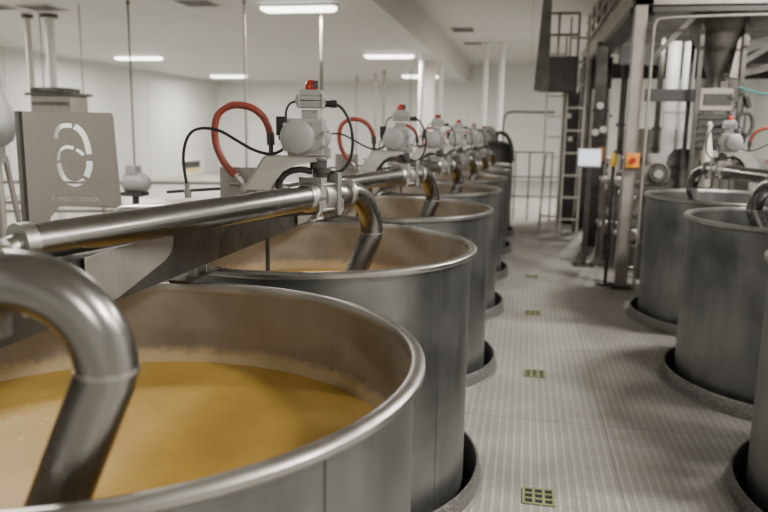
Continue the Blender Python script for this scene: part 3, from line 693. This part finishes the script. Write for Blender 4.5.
MB().prism([(-0.09, 0.0), (0.08, 0.0), (0.06, 1.68), (0.0, 1.68)], (0, 0, 0), (1, 0, 0), (0, 0, 1), 0.25).build('sheet', 'darksteel', t)
MB().box((0.02, -0.04, 1.6), (0.05, 0.0, 1.7)).build('hanger', 'frame', t)
t = empty('landing_box', (0.38, 11.25, 2.2), 'black landing box behind the ladders under the mezzanine edge', 'landing')
MB().box((-0.26, -0.2, 0.0), (0.30, 0.12, 0.5)).build('box', 'dark', t, 0.01)
mb = MB()
for x in (-0.24, 0.0, 0.28):
    mb.tube([(x, -0.18, 0.5), (x, -0.18, 1.1)], 0.02, 8)
mb.tube([(-0.24, -0.18, 1.1), (0.28, -0.18, 1.1)], 0.02, 8); mb.tube([(-0.24, -0.18, 0.8), (0.28, -0.18, 0.8)], 0.02, 8); mb.build('rails', 'frame', t)

# ------------------------------------------------------------------ mezzanine
PX = 1.10
t = empty('mezzanine', (PX, 7.8, 0), 'steel mezzanine frame on square posts above the right side', 'platform')
def mpost(x, y, w, z1, mat='frame'):
    MB().box((x - w / 2, y - w / 2, 0.02), (x + w / 2, y + w / 2, z1)).build('post', mat, t, 0.006)
    MB().box((x - w / 2 - 0.05, y - w / 2 - 0.05, 0), (x + w / 2 + 0.05, y + w / 2 + 0.05, 0.02)).build('base_plate', 'darksteel', t)
mpost(-0.05, 0, 0.12, 2.9); mpost(-0.13, 2.9, 0.15, 2.85, 'darksteel'); mpost(0.02, 5.6, 0.10, 2.85, 'darksteel'); mpost(3.2, 0, 0.14, 2.9); mpost(3.2, 5.6, 0.12, 2.85, 'darksteel')
mb = MB(); mb.box((-0.12, -0.07, 2.86), (4.0, 0.07, 3.15)); mb.box((-0.12, -0.07, 2.86), (0.06, 7.2, 3.12)); mb.build('edge_beam', 'frame', t, 0.004)
mb = MB(); mb.box((-0.14, 0.08, 2.79), (0.10, 7.2, 2.86)); mb.box((0.06, -0.03, 2.80), (4.0, 0.12, 2.86)); 
mb.box((0.1, 2.8, 2.55), (4, 2.95, 2.8)); mb.box((0.1, 5.5, 2.55), (4, 5.65, 2.8)); mb.box((2.0, 0.1, 2.6), (2.1, 7.2, 2.8)); mb.build('lower_flange', 'dark', t)
MB().box((-0.12, 0.07, 3.12), (4.0, 7.2, 3.16)).build('deck', 'darksteel', t)
mb = MB()
for y in (0.0, 0.95, 1.9, 2.85, 3.8, 4.75, 5.7, 6.65): mb.box((-0.08, y - 0.03, 3.14), (-0.03, y + 0.03, 3.78))
for z in (3.3, 3.5, 3.7): mb.box((-0.075, 0, z - 0.02), (-0.035, 7.2, z + 0.02))
mb.build('handrail', 'frame', t)
MB().box((-0.03, 0.0, 3.14), (-0.02, 5.0, 3.74)).build('infill_panel', 'frame', t)
for p0, p1 in (((0.0, 0.1, 2.4), (0.0, 0.6, 2.8)), ((0.05, 0.1, 2.3), (0.5, 0.1, 2.8)), ((0.0, 3, 2.3), (0.0, 3.5, 2.8))): MB().bar(p0, p1, 0.05, 0.05).build('knee_brace', 'darksteel', t)
mb = MB(); mb.box((0.14, 0.55, 1.96), (0.72, 0.65, 2.09)); mb.build('cross_beam', 'dark', t)

mb = MB(); mb.tube(smooth([(1.165, 7.66, 0.0), (1.165, 7.66, 2.0), (1.165, 7.66, 2.60), (1.18, 7.66, 2.68), (1.25, 7.66, 2.72), (1.8, 7.66, 2.74), (2.6, 7.66, 2.75)], 6), 0.014, 12)
tag(mb.build('conduit', 'frame'), 'bent pale conduit framing the opening beside the front mezzanine post', 'conduit')

# orange isolator on the front post, yellow lamp, screen
t = empty('isolator_box', (1.06, 7.69, 1.27), 'orange box with red knob on the front mezzanine post', 'switch')
MB().box((-0.065, -0.04, 0), (0.065, 0.02, 0.145)).build('case', 'orange', t, 0.008)
MB().tube([(0, -0.04, 0.075), (0, -0.065, 0.075)], 0.03, 16).build('red_knob', 'reddome', t)
t = empty('beacon', (0.905, 7.9, 0), 'yellow beacon on a dark stand left of the orange box', 'beacon')
MB().lathe([(0.03, 1.27), (0.035, 1.30), (0.035, 1.37), (0.02, 1.41), (0.001, 1.415)], 18).build('cap', 'yellow', t)
MB().tube([(0, 0, 0.0), (0, 0, 1.27)], 0.02, 12).tube([(0, 0, 0), (0, 0, 0.02)], 0.1, 18).build('stand', 'darksteel', t)
t = empty('control_screen', (0.76, 9.0, 0), 'glowing pale control screen on a pedestal in front of the ladders', 'screen')
MB().box((-0.15, 0.0, 1.20), (0.13, 0.05, 1.43)).build('bezel', 'grey', t, 0.006)
MB().box((-0.135, -0.006, 1.225), (0.115, 0.0, 1.415)).build('display', 'screen', t)
MB().box((-0.03, 0.0, 0.02), (0.03, 0.05, 1.2)).box((-0.12, -0.1, 0), (0.12, 0.15, 0.02)).build('pedestal', 'darksteel', t)

# hopper and feeder under the mezzanine
t = empty('hopper', (1.93, 8.4, 0), 'dark conical hopper hanging under the mezzanine above a feeder', 'hopper')
MB().lathe([(0.30, 2.84), (0.30, 2.72), (0.07, 2.22), (0.07, 2.1), (0.001, 2.1)], 28).build('cone', 'darksteel', t)
MB().bar((0.16, -0.1, 2.2), (0.22, -0.1, 2.62), 0.13, 0.1).build('side_chute', 'frame', t)
MB().box((-0.16, -0.14, 1.86), (0.2, 0.14, 2.1)).build('feeder_head', 'frame', t, 0.01)
MB().box((-0.12, -0.15, 1.92), (0.16, -0.14, 2.04)).build('sight_window', 'dark', t)
MB().box((-0.15, -0.12, 1.45), (0.18, 0.12, 1.84)).build('feeder_body', 'dark', t, 0.01)
mb = MB()
for i in range(5): mb.box((-0.17, -0.14, 1.48 + i * 0.075), (0.2, -0.12, 1.50 + i * 0.075))
mb.build('cooling_fins', 'darksteel', t)
for x in (-0.2, 0.22):
    for y in (-0.2, 0.2): MB().box((x - 0.02, y - 0.02, 0), (x + 0.02, y + 0.02, 2.8)).build('leg', 'darksteel', t)
mb = MB(); mb.tube([(0.2, 0, 1.92), (0.32, 0, 1.95)], 0.035, 14); mb.tube([(0.3, -0.0, 1.83), (0.3, -0.0, 2.06)], 0.02, 10); mb.tube([(0.32, -0.05, 2.02), (0.36, -0.05, 1.9)], 0.03, 12); mb.build('hand_valve', 'dark', t)
mb = MB(); mb.tube(smooth([(2.10, 8.1, 2.10), (2.3, 8.1, 2.04), (2.55, 8.1, 2.03), (2.9, 8.1, 2.06)]), 0.015, 10)
tag(mb.build('teal_hose', 'teal'), 'thin teal hose running right from the feeder', 'hose')
for i, x in enumerate((2.28, 2.42, 2.55)):
    mb = MB().bar((x - 0.18, 8.9 + 0.1 * i, 2.55 - 0.06 * i), (x + 0.35, 8.9 + 0.1 * i, 2.68 + 0.05 * i), 0.05, 0.06)
    tag(mb.build('pale_bar', 'white'), ['upper', 'middle', 'lower'][i] + ' of three pale bars in the top right corner', 'bar', 'pale bars in the top right corner')
tag(MB().bar((2.05, 8.6, 2.22), (2.9, 8.6, 2.44), 0.06, 0.07).build('diagonal_strut', 'darksteel'), 'dark diagonal strut below the pale bars at the right edge', 'strut')
t = empty('handwheel', (2.14, 7.9, 1.72), 'dark oval handwheel behind the right row valve', 'handwheel')
ring = [(0.075 * math.cos(a), 0, 0.12 * math.sin(a)) for a in [2 * PI * i / 24 for i in range(25)]]
MB().tube(ring, 0.02, 10, cap=False).build('wheel_rim', 'dark', t)
MB().bar((0, 0, -0.11), (0, 0, 0.11), 0.02, 0.02).build('spoke', 'dark', t)

# tall white ducts behind the hopper
for i, (x, w) in enumerate(((1.83, 0.085), (2.02, 0.075))):
    mb = MB().tube([(x, 10.2, 0), (x, 10.2, 2.79)], w, 20).tube([(x, 10.2, 1.9), (x, 10.2, 1.94)], w + 0.012, 20)
    tag(mb.build('white_duct', 'white'), ['left and wider', 'right and narrower'][i] + ' tall white duct behind the front mezzanine opening', 'duct', 'tall white ducts')
t = empty('nozzle_stand', (1.585, 6.9, 0), 'cream pointed nozzle on a pale stand beside the right row valve', 'nozzle')
MB().lathe([(0.045, 1.25), (0.045, 1.45), (0.02, 1.6), (0.014, 1.66)], 20).build('cone', 'cream', t)
MB().lathe([(0.014, 1.66), (0.022, 1.68), (0.022, 1.71), (0.001, 1.73)], 16).build('tip', 'cream', t)
MB().tube([(0, 0.0, 1.15), (0, 0, 1.25)], 0.05, 16).build('collar', 'frame', t)

# drive motor and machine block between the post and the farthest right tank
t = empty('drive_motor', (1.40, 8.3, 0), 'round grey drive motor facing the aisle right of the orange box', 'motor')
MB().tube([(0, -0.12, 1.19), (0, 0.2, 1.19)], 0.125, 28).build('housing', 'frame', t, 0.008)
MB().tube([(0, -0.16, 1.19), (0, -0.12, 1.19)], [0.09, 0.115], 28).build('fan_cover', 'darksteel', t)
MB().tube([(0, -0.175, 1.19), (0, -0.15, 1.19)], 0.045, 20).build('hub', 'grey', t)
MB().box((-0.08, -0.05, 1.30), (0.08, 0.15, 1.40)).build('terminal_box', 'grey', t, 0.01)
MB().box((-0.15, -0.12, 1.0), (0.15, 0.2, 1.06)).box((-0.12, 0.0, 0.0), (-0.06, 0.06, 1.0)).box((0.06, 0.0, 0), (0.12, 0.06, 1.0)).build('stand', 'darksteel', t)
t = empty('gearbox', (1.78, 8.9, 0), 'dark gearbox with curved guard right of the drive motor', 'gearbox')
MB().box((-0.2, -0.2, 0.9), (0.2, 0.2, 1.25)).build('case', 'darksteel', t, 0.02)
MB().lathe([(0.001, 1.46), (0.10, 1.44), (0.16, 1.36), (0.18, 1.25)], 24).build('guard', 'dark', t)
MB().tube([(0.1, -0.22, 1.2), (0.1, -0.22, 1.5)], 0.035, 12).build('breather', 'frame', t)
MB().box((-0.18, -0.18, 0), (-0.1, -0.1, 0.9)).box((0.1, -0.18, 0), (0.18, -0.1, 0.9)).box((-0.18, 0.1, 0), (-0.1, 0.18, 0.9)).box((0.1, 0.1, 0), (0.18, 0.18, 0.9)).build('legs', 'darksteel', t)
def skid(x, y, lb, seed):
    rr = random.Random(seed)
    t = empty('pump_skid', (x, y, 0), lb, 'pump', 'pump skids behind the mezzanine posts')
    for sx in (-0.16, 0.16):
        for sy in (-0.25, 0.25): MB().box((sx - 0.02, sy - 0.02, 0), (sx + 0.02, sy + 0.02, 1.0)).build('leg', 'frame', t)
    MB().box((-0.2, -0.3, 1.0), (0.2, 0.3, 1.04)).build('shelf', 'frame', t)
    MB().box((-0.2, -0.3, 0.42), (0.2, 0.3, 0.45)).build('shelf', 'frame', t)
    MB().tube([(0, -0.22, 0.58), (0, 0.15, 0.58)], 0.09, 20).build('pump_body', 'grey', t)
    MB().tube([(0, -0.27, 0.58), (0, -0.22, 0.58)], [0.05, 0.085], 20).build('pump_face', 'steel', t)
    MB().tube(smooth([(0.0, -0.1, 0.66), (0.02, -0.12, 0.85), (0.1, -0.14, 0.92), (0.14, -0.2, 0.7), (0.13, -0.22, 0.2)]), 0.025, 12).build('riser', 'steel', t)
    MB().box((-0.14, -0.25, 0.05), (0.12, 0.1, 0.32)).build('drive_box', 'darksteel', t, 0.02)
    MB().tube([(-0.1, -0.28, 1.04), (-0.1, -0.28, 1.3)], 0.05, 14).build('filter', 'cream', t)
    return t
skid(1.28, 9.05, 'pump skid directly behind the front mezzanine post', 1)
skid(1.18, 9.8, 'pump skid between the front and second mezzanine posts', 2)
skid(1.45, 11.6, 'pump skid behind the second mezzanine post', 3)
t = empty('machine_block', (1.95, 12.8, 0), 'large dark machine far back under the mezzanine', 'machine')
MB().box((-0.6, -0.3, 0.1), (1.6, 0.6, 1.2)).build('body', 'darksteel', t, 0.02)
MB().box((-0.3, -0.2, 1.2), (0.6, 0.4, 1.7)).build('upper_housing', 'frame', t, 0.02)
MB().tube([(0.9, 0, 1.2), (0.9, 0, 2.5)], 0.12, 20).tube([(0.3, 0, 1.7), (0.3, 0, 2.5)], 0.06, 16).build('exhaust_stack', 'steel', t)
mb = MB()
for i in range(5): mb.box((-0.55 + i * 0.4, -0.31, 0.3), (-0.3 + i * 0.4, -0.30, 1.1))
mb.build('access_panels', 'frame', t); MB().box((-0.6, -0.3, 0), (-0.5, 0.6, 0.1)).build('foot', 'dark', t); MB().box((1.5, -0.3, 0), (1.6, 0.6, 0.1)).build('foot', 'dark', t)
t = empty('gauge_rack', (0.98, 10.4, 0), 'slim rack of gauges and bottles between ladders and front post', 'rack')
for x in (-0.12, 0.10): MB().box((x - 0.015, -0.015, 0), (x + 0.015, 0.015, 2.2)).build('upright', 'frame', t)
for z in (0.7, 1.2, 1.55, 1.9): MB().box((-0.12, -0.02, z), (0.10, 0.04, z + 0.03)).build('shelf', 'dark', t)
for x, z in ((-0.06, 1.62), (0.04, 1.66), (-0.02, 1.98)): MB().tube([(x, -0.04, z), (x, 0.02, z)], 0.045, 18).build('gauge', 'white', t)
MB().tube([(0.03, -0.02, 1.23), (0.03, -0.02, 1.42)], 0.035, 14).build('canister', 'orange', t)

for i, (x, y, rr_, z1_) in enumerate(((0.86, 12.2, .05, 2.8), (1.0, 12.6, .07, 2.8), (1.22, 12.2, .06, 2.8), (0.98, 14.3, .08, 2.8), (1.45, 12.0, .05, 2.8), (1.6, 9.7, .035, 2.78))):
    t = empty('process_pipe', (x, y, 0), ['leftmost', 'second', 'third', 'fourth', 'fifth', 'thinnest and nearest'][i] + ' dark vertical pipe under the mezzanine behind the posts', 'pipe', 'dark vertical pipes under the mezzanine')
    MB().tube([(0, 0, 0), (0, 0, z1_)], rr_, 16).build('pipe', 'darksteel', t)
    for z in (0.9 + 0.1 * i, 2.0 - 0.07 * i): MB().tube([(0, 0, z), (0, 0, z + 0.05)], rr_ * 1.7, 16).build('flange', 'darksteel', t)
t = empty('electrical_cabinet', (0.95, 13.2, 0), 'dark electrical cabinet with pale labels behind the control screen', 'cabinet')
MB().box((-0.35, 0, 0.05), (0.15, 0.4, 2.3)).build('body', 'darksteel', t, 0.01)
MB().box((-0.32, -0.01, 0.2), (-0.12, 0, 2.2)).build('door', 'dark', t); MB().box((-0.09, -0.01, 0.2), (0.12, 0, 2.2)).build('door', 'dark', t)
for x, z in ((-0.25, 1.9), (0.0, 2.0), (-0.2, 1.5), (0.05, 1.7)): MB().box((x - 0.04, -0.02, z - 0.04), (x + 0.04, -0.01, z + 0.04)).build('indicator', 'white', t)
MB().box((-0.33, 0.02, 0), (0.13, 0.38, 0.05)).build('plinth', 'dark', t)

# ------------------------------------------------------------------ camera
cam = bpy.data.cameras.new('camera'); co = bpy.data.objects.new('camera', cam); col.objects.link(co)
psi, th, roll = 0.191, 0.1744, 0.0174
f = Vector((-math.sin(psi) * math.cos(th), math.cos(psi) * math.cos(th), -math.sin(th)))
r = Vector((math.cos(psi), math.sin(psi), 0)); u = r.cross(f)
r2 = r * math.cos(roll) + u * math.sin(roll); u2 = r2.cross(f)
co.matrix_world = Matrix.Translation((0, 0, 1.609)) @ Matrix((r2, u2, -f)).transposed().to_4x4()
cam.sensor_width = 36; cam.lens = 718 / 768 * 36; cam.clip_start = 0.05
cam.dof.use_dof = True; cam.dof.focus_distance = 2.35; cam.dof.aperture_fstop = 2.6
scene.camera = co

w = bpy.data.worlds.new('world'); scene.world = w; w.use_nodes = True
bg = w.node_tree.nodes['Background']; bg.inputs[0].default_value = (0.95, 0.95, 0.92, 1); bg.inputs[1].default_value = 0.3
scene.view_settings.view_transform = 'AgX'; scene.view_settings.look = 'AgX - Base Contrast'; scene.view_settings.exposure = 0.3
